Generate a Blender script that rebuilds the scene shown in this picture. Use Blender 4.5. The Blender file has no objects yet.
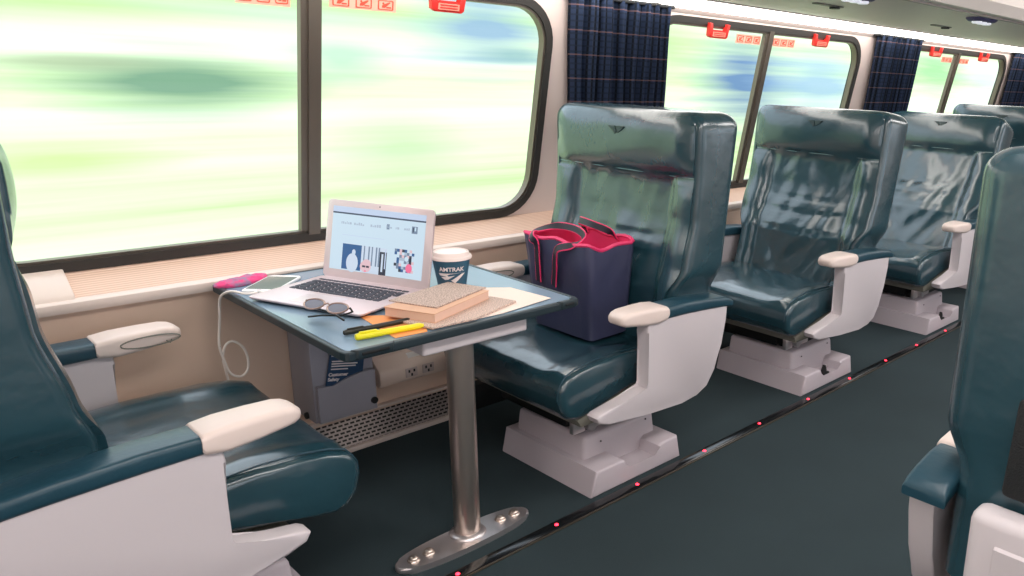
import bpy, bmesh, math, random
from mathutils import Vector, Matrix, noise
from mathutils.geometry import tessellate_polygon
PI = math.pi
random.seed(7)
SC = bpy.context.scene
COL = SC.collection

# ------------------------------------------------------------------ materials
def lin(c):
    return tuple((x/255/12.92 if x/255 <= .04045 else ((x/255+.055)/1.055)**2.4) for x in c) + (1,)

def mat(name, rgb, rough=.5, metal=0, spec=.5, var=0, vscale=8, bump=0, bscale=60, stretch=(1,1,1), emis=0, coat=0, coord='Object', bdist=.01):
    m = bpy.data.materials.new(name); m.use_nodes = True
    nt = m.node_tree; b = nt.nodes['Principled BSDF']
    b.inputs['Base Color'].default_value = lin(rgb)
    b.inputs['Roughness'].default_value = rough
    b.inputs['Metallic'].default_value = metal
    b.inputs['Specular IOR Level'].default_value = spec
    b.inputs['Coat Weight'].default_value = coat
    b.inputs['Coat Roughness'].default_value = .2; b.inputs['Coat IOR'].default_value = 1.65
    if emis:
        b.inputs['Emission Color'].default_value = lin(rgb)
        b.inputs['Emission Strength'].default_value = emis
    tc = nt.nodes.new('ShaderNodeTexCoord'); mp = nt.nodes.new('ShaderNodeMapping')
    mp.inputs['Scale'].default_value = stretch
    nt.links.new(tc.outputs[coord], mp.inputs['Vector'])
    if var:
        n = nt.nodes.new('ShaderNodeTexNoise'); n.inputs['Scale'].default_value = vscale; n.inputs['Detail'].default_value = 4
        nt.links.new(mp.outputs[0], n.inputs['Vector'])
        mx = nt.nodes.new('ShaderNodeMix'); mx.data_type = 'RGBA'
        c = lin(rgb)
        mx.inputs['A'].default_value = tuple(x*(1-var) for x in c[:3])+(1,)
        mx.inputs['B'].default_value = tuple(min(1, x*(1+var)) for x in c[:3])+(1,)
        nt.links.new(n.outputs['Fac'], mx.inputs['Factor'])
        nt.links.new(mx.outputs['Result'], b.inputs['Base Color'])
    if bump:
        n2 = nt.nodes.new('ShaderNodeTexNoise'); n2.inputs['Scale'].default_value = bscale; n2.inputs['Detail'].default_value = 3
        nt.links.new(mp.outputs[0], n2.inputs['Vector'])
        bp = nt.nodes.new('ShaderNodeBump'); bp.inputs['Strength'].default_value = bump; bp.inputs['Distance'].default_value = bdist
        nt.links.new(n2.outputs['Fac'], bp.inputs['Height'])
        nt.links.new(bp.outputs['Normal'], b.inputs['Normal'])
    return m

def node(m, t, **kw):
    n = m.node_tree.nodes.new(t)
    for k, v in kw.items():
        if k in n.inputs: n.inputs[k].default_value = v
        else: setattr(n, k, v)
    return n
def link(m, a, b): m.node_tree.links.new(a, b)
def bsdf(m): return m.node_tree.nodes['Principled BSDF']

M = {}
M['leather'] = mat('teal_leather', (32, 64, 74), .27, spec=.6, var=.14, vscale=5, bump=.35, bscale=9, bdist=.02, coat=.7)
M['leather_dark'] = mat('teal_leather_side', (30, 64, 78), .36, spec=.5, var=.12, vscale=6, bump=.15, bscale=30)
M['stitch'] = mat('pale_thread', (120, 150, 150), .6)
M['plastic'] = mat('light_grey_plastic', (206, 197, 200), .42, var=.02, vscale=4)
M['cap'] = mat('warm_white_plastic', (226, 208, 200), .4, var=.02)
M['base'] = mat('grey_base_plastic', (186, 176, 182), .45, var=.03, vscale=6)
M['pan'] = mat('olive_grey_metal', (120, 118, 108), .5, var=.05)
M['mech'] = mat('black_mechanism', (22, 24, 24), .5, metal=.4)
M['black'] = mat('black_rubber', (16, 18, 20), .55)
M['emblem'] = mat('embossed_emblem', (38, 58, 62), .5)
M['mesh'] = mat('black_mesh', (18, 20, 22), .8, bump=.4, bscale=300)
M['wall'] = mat('beige_wall_panel', (220, 192, 172), .6, var=.03, vscale=3)
M['wall_up'] = mat('pale_pink_wall_panel', (232, 212, 204), .5, var=.02, vscale=3)
M['grille_trim'] = mat('pale_trim', (222, 205, 196), .4)
M['ceil'] = mat('ceiling_panel', (232, 222, 214), .55, var=.03)
M['cove'] = mat('grey_cove', (176, 162, 156), .45)
M['alu'] = mat('window_aluminium', (118, 108, 98), .4, metal=.55, var=.05)
M['rubber'] = mat('window_gasket', (52, 49, 46), .5, var=.05)
M['steel'] = mat('brushed_steel', (204, 190, 180), .30, metal=.95, var=.06, vscale=14, stretch=(1, 1, .04))
M['bright_steel'] = mat('polished_steel', (220, 212, 212), .32, metal=.9, var=.04)
M['laptop'] = mat('silver_aluminium', (214, 196, 198), .36, metal=.35)
M['laptop_rim'] = mat('copper_tinted_rim', (214, 160, 146), .4, metal=.3)
M['key'] = mat('black_keys', (46, 46, 58), .55)
M['pad'] = mat('trackpad_silver', (222, 208, 212), .3, metal=.3)
M['tabletop'] = mat('table_laminate', (124, 148, 168), .22, spec=.6, var=.03, vscale=4)
M['table_rim'] = mat('table_rim_rubber', (34, 48, 54), .4)
M['white'] = mat('white_plastic', (240, 236, 234), .4)
M['lid'] = mat('cup_lid', (244, 226, 220), .42)
M['cup'] = mat('cup_paper', (38, 84, 108), .5)
M['logo'] = mat('printed_white', (226, 216, 216), .5)
M['paperbeige'] = mat('beige_pages', (224, 186, 166), .7, var=.05, vscale=20)
M['paper'] = mat('white_paper', (240, 220, 208), .7)
M['orange'] = mat('orange_paper', (236, 156, 90), .7)
M['tan'] = mat('tan_booklet', (214, 170, 142), .7)
M['yellow'] = mat('yellow_plastic', (232, 220, 28), .35)
M['penblack'] = mat('black_pen_plastic', (34, 34, 30), .4)
M['phone'] = mat('phone_glass', (126, 138, 132), .15)
M['pink'] = mat('hot_pink_leather', (236, 54, 110), .5)
M['navy'] = mat('navy_tote_leather', (60, 62, 88), .34, var=.12, vscale=6, bump=.25, bscale=7, bdist=.02)
M['navy_dark'] = mat('navy_strap', (30, 32, 46), .5)
M['box'] = mat('grey_holder', (152, 150, 160), .5, var=.03)
M['leaflet'] = mat('navy_print', (18, 58, 92), .5)
M['outlet'] = mat('outlet_trough', (222, 200, 186), .5)
M['socket'] = mat('socket_face', (190, 172, 166), .5)
M['red'] = mat('red_plastic', (226, 50, 44), .4)
M['redlight'] = mat('light_red_label', (246, 150, 130), .5)
M['decal'] = mat('orange_decal', (252, 196, 172), .6)
M['decal_ink'] = mat('orange_ink', (232, 92, 70), .6)
M['led'] = mat('red_led', (255, 40, 60), .3, emis=7)
M['track'] = mat('floor_track', (24, 26, 28), .16, spec=.6)
M['brass'] = mat('track_edge', (92, 84, 74), .35, metal=.6)
M['lamp'] = mat('lamp_diffuser', (255, 250, 244), .5, emis=5.0)
M['lamp_dark'] = mat('reading_light_ring', (84, 78, 120), .4)
M['lamp_white'] = mat('reading_light_lens', (236, 238, 248), .3, emis=.6)
M['cable'] = mat('white_cable', (240, 228, 220), .5)
M['lens'] = mat('sunglass_lens', (96, 92, 104), .15)
M['gold'] = mat('glasses_metal', (168, 138, 128), .3, metal=.6)

# carpet
c = mat('teal_grey_carpet', (46, 58, 62), .92, spec=.2, var=.16, vscale=3, bump=.5, bscale=420, bdist=.004); M['carpet'] = c

# leather on the cushions: larger soft creases
# ledge: fine ribs
c = mat('ribbed_ledge', (226, 196, 178), .55); M['ledge'] = c
tc = node(c, 'ShaderNodeTexCoord'); wv = node(c, 'ShaderNodeTexWave', Scale=38.0, Distortion=.6); wv.bands_direction = 'Y'
link(c, tc.outputs['Object'], wv.inputs['Vector'])
mx = node(c, 'ShaderNodeMix', data_type='RGBA'); mx.inputs['A'].default_value = lin((206, 170, 150)); mx.inputs['B'].default_value = lin((230, 200, 182))
link(c, wv.outputs['Fac'], mx.inputs['Factor']); link(c, mx.outputs['Result'], bsdf(c).inputs['Base Color'])

# perforated metal
c = mat('perforated_metal', (150, 142, 140), .4, metal=.5); M['grille'] = c
tc = node(c, 'ShaderNodeTexCoord'); br = node(c, 'ShaderNodeTexBrick')
br.inputs['Scale'].default_value = 1; br.inputs['Brick Width'].default_value = .024; br.inputs['Row Height'].default_value = .0135
br.inputs['Mortar Size'].default_value = .0036; br.inputs['Mortar Smooth'].default_value = .1
br.inputs['Color1'].default_value = lin((26, 24, 24)); br.inputs['Color2'].default_value = lin((34, 32, 32)); br.inputs['Mortar'].default_value = lin((176, 164, 160))
sx = node(c, 'ShaderNodeSeparateXYZ'); cb = node(c, 'ShaderNodeCombineXYZ')
link(c, tc.outputs['Object'], sx.inputs[0]); link(c, sx.outputs['X'], cb.inputs['X']); link(c, sx.outputs['Z'], cb.inputs['Y'])
link(c, cb.outputs[0], br.inputs['Vector']); link(c, br.outputs['Color'], bsdf(c).inputs['Base Color'])

# plaid curtain
c = mat('navy_plaid_cloth', (40, 50, 74), .85, spec=.2); M['curtain'] = c
tc = node(c, 'ShaderNodeTexCoord'); sx = node(c, 'ShaderNodeSeparateXYZ'); link(c, tc.outputs['UV'], sx.inputs[0])
def stripes(out, period, width):
    a = node(c, 'ShaderNodeMath', operation='MODULO'); a.inputs[1].default_value = period
    link(c, out, a.inputs[0])
    g = node(c, 'ShaderNodeMath', operation='LESS_THAN'); g.inputs[1].default_value = width
    link(c, a.outputs[0], g.inputs[0]); return g.outputs[0]
h = stripes(sx.outputs['Y'], .105, .0055); v1 = stripes(sx.outputs['X'], .036, .012); h2 = stripes(sx.outputs['Y'], .026, .008)
m1 = node(c, 'ShaderNodeMix', data_type='RGBA'); m1.inputs['A'].default_value = lin((40, 52, 76)); m1.inputs['B'].default_value = lin((18, 24, 34)); link(c, v1, m1.inputs['Factor'])
m2 = node(c, 'ShaderNodeMix', data_type='RGBA'); link(c, m1.outputs['Result'], m2.inputs['A']); m2.inputs['B'].default_value = lin((28, 36, 52))
f2 = node(c, 'ShaderNodeMath', operation='MULTIPLY'); f2.inputs[1].default_value = .6; link(c, h2, f2.inputs[0]); link(c, f2.outputs[0], m2.inputs['Factor'])
m3 = node(c, 'ShaderNodeMix', data_type='RGBA'); link(c, m2.outputs['Result'], m3.inputs['A']); m3.inputs['B'].default_value = lin((132, 100, 98))
f3 = node(c, 'ShaderNodeMath', operation='MULTIPLY'); f3.inputs[1].default_value = .55; link(c, h, f3.inputs[0]); link(c, f3.outputs[0], m3.inputs['Factor'])
link(c, m3.outputs['Result'], bsdf(c).inputs['Base Color'])

# newsprint / photo covers
def printed(name, a, b, scale):
    c = mat(name, a, .7); tc = node(c, 'ShaderNodeTexCoord'); n = node(c, 'ShaderNodeTexNoise', Scale=scale, Detail=6.0)
    r = node(c, 'ShaderNodeValToRGB'); r.color_ramp.elements[0].position = .42; r.color_ramp.elements[1].position = .58
    r.color_ramp.elements[0].color = lin(b); r.color_ramp.elements[1].color = lin(a)
    link(c, tc.outputs['Object'], n.inputs['Vector']); link(c, n.outputs['Fac'], r.inputs['Fac']); link(c, r.outputs['Color'], bsdf(c).inputs['Base Color'])
    return c
M['print'] = printed('grey_printed_cover', (206, 180, 166), (150, 132, 124), 240)
M['print2'] = printed('newsprint', (226, 198, 182), (160, 138, 130), 300)
M['pinkprint'] = printed('pink_grey_cloth', (226, 60, 124), (150, 120, 150), 34)

# window glass: mostly clear with a fresnel reflection
c = bpy.data.materials.new('window_glass'); c.use_nodes = True; nt = c.node_tree; nt.nodes.clear(); M['glass'] = c
o = nt.nodes.new('ShaderNodeOutputMaterial'); t = nt.nodes.new('ShaderNodeBsdfTransparent'); g = nt.nodes.new('ShaderNodeBsdfGlossy'); g.inputs['Roughness'].default_value = .02
t.inputs['Color'].default_value = (.96, .98, .97, 1)
f = nt.nodes.new('ShaderNodeFresnel'); f.inputs['IOR'].default_value = 1.02; mx = nt.nodes.new('ShaderNodeMixShader')
nt.links.new(f.outputs[0], mx.inputs[0]); nt.links.new(t.outputs[0], mx.inputs[1]); nt.links.new(g.outputs[0], mx.inputs[2]); nt.links.new(mx.outputs[0], o.inputs[0])

# ------------------------------------------------------------------ mesh builder
def clamp(x, a, b): return max(a, min(b, x))
class MB:
    def __init__(s, T=None): s.bm = bmesh.new(); s.T = T; s.mi = 0; s.smooth = True
    def _new(s, verts, faces):
        vs = [s.bm.verts.new(v) for v in verts]; fs = []
        for f in faces:
            try: fc = s.bm.faces.new([vs[i] for i in f]); fc.material_index = s.mi; fs.append(fc)
            except ValueError: pass
        return vs, fs
    def box(s, a, b, bev=0, seg=2, rot=None, taper=None):
        """a, b corners; taper = inset of top in x,y"""
        (x0, y0, z0), (x1, y1, z1) = a, b; tx, ty = taper or (0, 0)
        v = [(x0, y0, z0), (x1, y0, z0), (x1, y1, z0), (x0, y1, z0), (x0+tx, y0+ty, z1), (x1-tx, y0+ty, z1), (x1-tx, y1-ty, z1), (x0+tx, y1-ty, z1)]
        vs, fs = s._new(v, [(0, 3, 2, 1), (4, 5, 6, 7), (0, 1, 5, 4), (1, 2, 6, 5), (2, 3, 7, 6), (3, 0, 4, 7)])
        s._bev(vs, fs, bev, seg, rot)
        return s
    def _bev(s, vs, fs, bev, seg, rot=None):
        if rot is not None:
            for v in vs: v.co = rot @ v.co
        if bev:
            es = list({e for f in fs for e in f.edges})
            r = bmesh.ops.bevel(s.bm, geom=es, offset=bev, segments=seg, profile=.5, affect='EDGES', clamp_overlap=True)
            for f in r['faces']: f.material_index = s.mi
    def prism(s, poly, lo, hi, axis='y', bev=0, seg=2, rot=None):
        """extrude a 2D polygon; axis y: poly is (x,z); axis z: (x,y); axis x: (y,z)"""
        def P(p, t): return {'y': (p[0], t, p[1]), 'z': (p[0], p[1], t), 'x': (t, p[0], p[1])}[axis]
        n = len(poly); v = [P(p, lo) for p in poly] + [P(p, hi) for p in poly]
        vs, fs = s._new(v, [tuple(range(n)), tuple(range(2*n-1, n-1, -1))] + [(i, (i+1) % n, n+(i+1) % n, n+i) for i in range(n)])
        if bev:
            es = [e for f in fs[:2] for e in f.edges]
            r = bmesh.ops.bevel(s.bm, geom=es, offset=bev, segments=seg, profile=.5, affect='EDGES', clamp_overlap=True)
            for f in r['faces']: f.material_index = s.mi
        if rot is not None:
            pass
        return s
    def loft(s, rings, cap=True, closed=True):
        n = len(rings[0]); v = [p for r in rings for p in r]; F = []
        for k in range(len(rings)-1):
            for i in range(n if closed else n-1):
                j = (i+1) % n; F.append((k*n+i, k*n+j, (k+1)*n+j, (k+1)*n+i))
        if cap: F += [tuple(range(n-1, -1, -1)), tuple(range((len(rings)-1)*n, len(rings)*n))]
        s._new(v, F); return s
    def tube(s, pts, r, n=8, closed=False):
        pts = [Vector(p) for p in pts]; rings = []; N = len(pts)
        up = Vector((0, 0, 1))
        for i, p in enumerate(pts):
            d = (pts[(i+1) % N]-pts[i-1]) if closed else (pts[min(i+1, N-1)]-pts[max(i-1, 0)])
            d.normalize()
            a = d.cross(up)
            if a.length < 1e-3: a = d.cross(Vector((1, 0, 0)))
            a.normalize(); b = a.cross(d); rr = r(i/(N-1)) if callable(r) else r
            rings.append([tuple(p+a*rr*math.cos(2*PI*k/n)+b*rr*math.sin(2*PI*k/n)) for k in range(n)])
        if closed: rings.append(rings[0])
        s.loft(rings, cap=not closed); return s
    def lathe(s, prof, c=(0, 0, 0), n=32, axis='z'):
        rings = []
        for r, z in prof:
            ring = []
            for k in range(n):
                a, b = r*math.cos(2*PI*k/n), r*math.sin(2*PI*k/n)
                ring.append({'z': (c[0]+a, c[1]+b, c[2]+z), 'y': (c[0]+a, c[1]+z, c[2]+b), 'x': (c[0]+z, c[1]+a, c[2]+b)}[axis])
            rings.append(ring)
        s.loft(rings); return s
    def plate(s, outer, holes, thick, T):
        """flat plate (2D outline with holes), thickness along +w; T maps (u,v,w) to 3D"""
        polys = [outer]+holes; P = [Vector((p[0], p[1], 0)) for q in polys for p in q]
        tri = tessellate_polygon([[Vector((p[0], p[1], 0)) for p in q] for q in polys])
        n = len(P); v = [T(p.x, p.y, 0) for p in P]+[T(p.x, p.y, thick) for p in P]
        F = [tuple(t) for t in tri]+[tuple(i+n for i in reversed(t)) for t in tri]
        o = 0
        for q in polys:
            k = len(q)
            for i in range(k): F.append((o+i, o+(i+1) % k, n+o+(i+1) % k, n+o+i))
            o += k
        s._new(v, F); return s
    def build(s, name, m, parent=None, smooth=40, uv=None, sub=0):
        me = bpy.data.meshes.new(name); bm = s.bm
        if s.T:
            for v in bm.verts: v.co = s.T(v.co)
        bmesh.ops.recalc_face_normals(bm, faces=bm.faces)
        bm.to_mesh(me); bm.free()
        for mm in (m if isinstance(m, (list, tuple)) else [m]): me.materials.append(mm)
        if smooth:
            for p in me.polygons: p.use_smooth = True
            me.set_sharp_from_angle(angle=math.radians(smooth))
        ob = bpy.data.objects.new(name, me); COL.objects.link(ob)
        if parent: ob.parent = parent
        if sub:
            md = ob.modifiers.new('sub', 'SUBSURF'); md.levels = sub; md.render_levels = sub
        return ob

def tag(o, label=None, cat=None, group=None, kind=None):
    if label: o['label'] = label
    if cat: o['category'] = cat
    if group: o['group'] = group
    if kind: o['kind'] = kind
    return o
def empty(name, loc, label, cat, group=None, rz=0):
    o = bpy.data.objects.new(name, None); COL.objects.link(o); o.location = loc; o.rotation_euler = (0, 0, rz)
    o.empty_display_size = .1
    return tag(o, label, cat, group)
def dup(root, loc, rz, label, group=None):
    def cp(o, par):
        c = o.copy(); COL.objects.link(c)
        if par: c.parent = par
        for ch in [x for x in COL.objects if x.parent == o]: cp(ch, c)
        return c
    r = cp(root, None); r.location = loc; r.rotation_euler = (0, 0, rz); r['label'] = label
    if group: r['group'] = group
    return r
def struct(ob): ob['kind'] = 'structure'; return ob
def rrect(x0, x1, y0, y1, r, n=8):
    pts = []
    for cx, cy, a0 in ((x1-r, y1-r, 0), (x0+r, y1-r, PI/2), (x0+r, y0+r, PI), (x1-r, y0+r, 1.5*PI)):
        for k in range(n+1): a = a0+PI/2*k/n; pts.append((cx+r*math.cos(a), cy+r*math.sin(a)))
    return pts
def lerp_table(tab, x):
    if x <= tab[0][0]: return tab[0][1]
    for (a, fa), (b, fb) in zip(tab, tab[1:]):
        if x <= b:
            t = (x-a)/(b-a); t = t*t*(3-2*t)*.5+t*.5; return fa+(fb-fa)*t
    return tab[-1][1]
def smooth01(t): t = clamp(t, 0, 1); return t*t*(3-2*t)

# ------------------------------------------------------------------ camera (28 mm-like, shifted lens)
cam = bpy.data.cameras.new('camera'); co = bpy.data.objects.new('camera', cam); COL.objects.link(co); SC.camera = co
R = Matrix(((0.6540845, -0.1719308, 0.7366229), (-0.7554976, -0.1966038, 0.6249562), (0.0373736, -0.9652910, -0.2584888)))  # columns: right, down, forward
Rb = Matrix.Identity(4)
for i in range(3):
    Rb[i][0] = R[i][0]; Rb[i][1] = -R[i][1]; Rb[i][2] = -R[i][2]; Rb[i][3] = (0, 0, 1.5)[i]
co.matrix_world = Rb
cam.sensor_width = 36; cam.lens = 788.33/1024*36; cam.shift_x = (512-700)/1024; cam.shift_y = 0; cam.clip_start = .02; cam.clip_end = 300

# ------------------------------------------------------------------ shell of the carriage
XA, XB = -2.6, 14.0            # carriage ends that were built
def WY(z): return 3.05-(z-.86)*.2      # tilted upper wall
struct(MB().box((XA, -1.85, -.08), (XB, 3.2, 0)).build('floor', M['carpet'], smooth=0))

TILT = math.sqrt(1+.04)
def wallT(u, v, w):     # u along the car, v = height z, w = outwards
    return (u, WY(v)+w, v)
WIN = [(-2.45+.0, None), ]
wins = [(.242, 2.324, 1.283), (2.93, 5.015, 3.925), (5.62, 7.73, 6.60), (8.32, 10.43, 9.32)]
ZB, ZT = .845, 1.792
holes = [rrect(a, b, ZB, ZT, .19, 8) for a, b, m in wins] + [rrect(-2.45, -.37, ZB, ZT, .19, 8)]
struct(MB().plate([(XA, .77), (XB, .77), (XB, 1.95), (XA, 1.95)], holes, .05, wallT).build('wall_left', M['wall_up']))
# lower wall and sloping ledge under the windows
mb = MB(); mb.box((XA, 2.95, 0), (XB, 3.2, .76)); struct(mb.build('wall_lower_left', M['wall'], smooth=0))
ledge = MB().prism([(2.935, .75), (2.945, .772), (3.052, .838), (3.066, .838), (3.066, .75)], XA, XB, 'x').build('trim_1', M['ledge'], smooth=0); struct(ledge)
struct(MB().prism([(2.918, .738), (2.914, .752), (2.918, .768), (2.93, .775), (2.949, .775), (2.949, .738)], XA, XB, 'x', bev=.003).build('trim_2', M['grille_trim'], smooth=40))
# window frames
def ring(mb, a0, a1, b0, b1, r, wd, w0, w1, n=8):
    o = rrect(a0, a1, b0, b1, r, n); i = rrect(a0+wd, a1-wd, b0+wd, b1-wd, max(r-wd, .02), n)
    mb.plate(o, [i], w1-w0, lambda u, v, w: wallT(u, v, w+w0))
for k, (a, b, m) in enumerate(wins):
    w = bpy.data.objects.new('window_%d' % (k+1), None); COL.objects.link(w); w['kind'] = 'structure'
    mb = MB(); ring(mb, a-.008, b+.008, ZB-.008, ZT+.008, .195, .034, -.012, .045); struct(mb.build('gasket', M['rubber'], w))
    mb = MB(); ring(mb, a+.024, b-.024, ZB+.024, ZT-.024, .165, .012, -.004, .03); struct(mb.build('inner_frame', M['alu'], w))
    mb = MB(); z0, z1 = ZB+.02, ZT-.02
    for (u0, u1, ww) in ((m-.036, m+.036, -.004), (m-.012, m+.03, -.014)):
        v = [wallT(u0, z0, ww), wallT(u1, z0, ww), wallT(u1, z0, .024), wallT(u0, z0, .024), wallT(u0, z1, ww), wallT(u1, z1, ww), wallT(u1, z1, .024), wallT(u0, z1, .024)]
        mb._new(v, [(0, 3, 2, 1), (4, 5, 6, 7), (0, 1, 5, 4), (1, 2, 6, 5), (2, 3, 7, 6), (3, 0, 4, 7)])
    struct(mb.build('mullion', M['alu'], w, smooth=0))
    for (u0, u1) in ((a+.03, m-.03), (m+.03, b-.03)):
        mb = MB(); mb._new([wallT(u0, z0, .02), wallT(u1, z0, .02), wallT(u1, z1, .02), wallT(u0, z1, .02)], [(0, 1, 2, 3)])
        struct(mb.build('glass', M['glass'], w, smooth=0))
# perforated heater skirting along the floor
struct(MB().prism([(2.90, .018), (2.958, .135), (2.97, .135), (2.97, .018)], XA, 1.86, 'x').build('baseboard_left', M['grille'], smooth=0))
struct(MB().box((1.86, 2.90, 0), (XB, 2.96, .12), .006).build('baseboard_shadow', M['black']))  # black strip standing in for the shadow past the table pole
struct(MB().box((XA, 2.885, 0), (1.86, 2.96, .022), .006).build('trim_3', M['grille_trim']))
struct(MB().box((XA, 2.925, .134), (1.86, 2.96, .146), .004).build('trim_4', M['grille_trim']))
# wall at the other side of the aisle, with its own windows
rholes = [rrect(a, b, .86, 1.78, .19, 8) for a, b in ((-2.45, -.37), (.242, 2.324), (2.94, 5.02), (5.63, 7.71), (8.33, 10.41))]
struct(MB().plate([(XA, 0), (XB, 0), (XB, 2.3), (XA, 2.3)], rholes, .1, lambda u, v, w: (u, -1.75-w, v)).build('wall_right', M['wall_up']))
struct(MB().box((XA-.1, -1.85, 0), (XA, 3.2, 2.4)).build('wall_back', M['wall_up'], smooth=0))
struct(MB().box((XB, -1.85, 0), (XB+.1, 3.2, 2.4)).build('wall_front', M['wall_up'], smooth=0))
# ceiling: middle vault, luggage bins with lit undersides
struct(MB().box((XA, -1.85, 2.28), (XB, 3.2, 2.4)).build('ceiling', M['ceil'], smooth=0))
struct(MB().prism([(1.56, 1.90), (1.60, 1.853), (2.56, 1.853), (2.90, 1.853), (2.90, 1.93), (2.98, 1.93), (2.98, 2.28), (1.62, 2.28)], XA, XB, 'x').build('ceiling_bin_left', M['ceil'], smooth=0))
struct(MB().prism([(2.862, 1.842), (2.862, 1.9), (2.91, 1.9), (2.893, 1.80), (2.872, 1.80), (2.855, 1.815), (2.852, 1.835)], XA, XB, 'x').build('trim_5', M['cove'], smooth=50))
struct(MB().box((XA, 1.66, 1.846), (XB, 1.68, 1.856)).build('trim_6', M['cove'], smooth=0))
struct(MB().prism([(-1.75, 1.853), (-.35, 1.853), (-.31, 1.9), (-.36, 2.28), (-1.75, 2.28)], XA, XB, 'x').build('ceiling_bin_right', M['ceil'], smooth=0))
# lit panels under the bins
lampspots = [(-2.4, 0.15), (0.2, 2.85), (2.9, 5.62), (5.67, 8.3), (8.35, 11.0)]
LL = ['lit white ceiling strip at the near left, above the left foreground seat', 'lit white ceiling strip above the large window beside the table',
      'long glowing white ceiling strip above the window behind the tote bag seat', 'glowing white ceiling strip at the upper right above the farthest window', 'farthest glowing ceiling strip, nearly out of view at the right edge']
for k, (a, b) in enumerate(lampspots):
    e = empty('ceiling_light', (0, 0, 0), LL[k], 'light', 'ceiling light strips above the windows'); e.location = ((a+b)/2, 2.71, 1.853)
    T = lambda v, c=(a+b)/2: Vector((v.x-c, v.y-2.71, v.z-1.853))
    MB(T).prism([(a, 2.855), (b-.02, 2.855), (b+.12, 2.575), (a+.14, 2.575)], 1.834, 1.8525, 'z').build('diffuser', M['lamp'], e, smooth=0)
    mb = MB(T); mb.box((a, 2.556, 1.848), (b+.13, 2.576, 1.8535)); mb.build('frame', M['cove'], e, smooth=0)
for k, (a, b) in enumerate(lampspots):
    e = tag(MB().box((a, -1.6, 1.842), (b, -1.2, 1.8525)).build('ceiling_light', M['lamp'], smooth=0), 'lit ceiling strip over the seats across the aisle, outside the photo', 'light', 'ceiling light strips across the aisle')
# aisle track with red lamps
struct(MB().box((XA, 1.872, 0), (XB, 1.915, .006), .002).build('trim_7', M['track']))
struct(MB().box((XA, 1.864, 0), (XB, 1.871, .005), .001).build('trim_8', M['brass']))
LEDX = [1.14, 1.523, 1.91, 2.30, 2.68, 3.077, 3.468, 3.861, 4.245, 4.648]
LEDL = ['red floor lamp in the aisle strip beside the table foot plate', 'red floor lamp between the table foot plate and the tote bag seat base',
        'red floor lamp in the aisle strip in front of the tote bag seat base', 'red floor lamp in the aisle strip just past the tote bag seat base',
        'red floor lamp in the aisle strip midway between the two nearest seat bases', 'red floor lamp in the aisle strip at the near corner of the second seat base',
        'red floor lamp in the aisle strip at the far corner of the second seat base', 'red floor lamp in the aisle strip midway between second and third seat bases',
        'red floor lamp in the aisle strip at the near corner of the third seat base', 'farthest visible red floor lamp, at the far corner of the third seat base']
for x, l in zip(LEDX, LEDL):
    o = MB().lathe([(.0068, 0), (.0068, .003), (.005, .005), (.002, .0058)], n=12).build('floor_lamp', M['led'])
    o.location = (x, 1.893, .004); tag(o, l, 'light', 'red lamps along the aisle strip')

# ------------------------------------------------------------------ outside: embankment of pale foliage
c = mat('foliage', (190, 214, 140), .9, spec=.1); M['foliage'] = c
tc = node(c, 'ShaderNodeTexCoord'); mp = node(c, 'ShaderNodeMapping'); mp.inputs['Scale'].default_value = (.04, 1, 2.4)
link(c, tc.outputs['Object'], mp.inputs['Vector'])
n1 = node(c, 'ShaderNodeTexNoise', Scale=1.1, Detail=6.0, Roughness=.6); link(c, mp.outputs[0], n1.inputs['Vector'])
r = node(c, 'ShaderNodeValToRGB'); cr = r.color_ramp
cr.elements[0].position = .33; cr.elements[0].color = lin((176, 204, 140)); cr.elements[1].position = .62; cr.elements[1].color = lin((218, 229, 198))
e = cr.elements.new(.42); e.color = lin((200, 219, 168)); e = cr.elements.new(.5); e.color = lin((211, 225, 184))
link(c, n1.outputs['Fac'], r.inputs['Fac'])
prev = r.outputs['Color']
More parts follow.
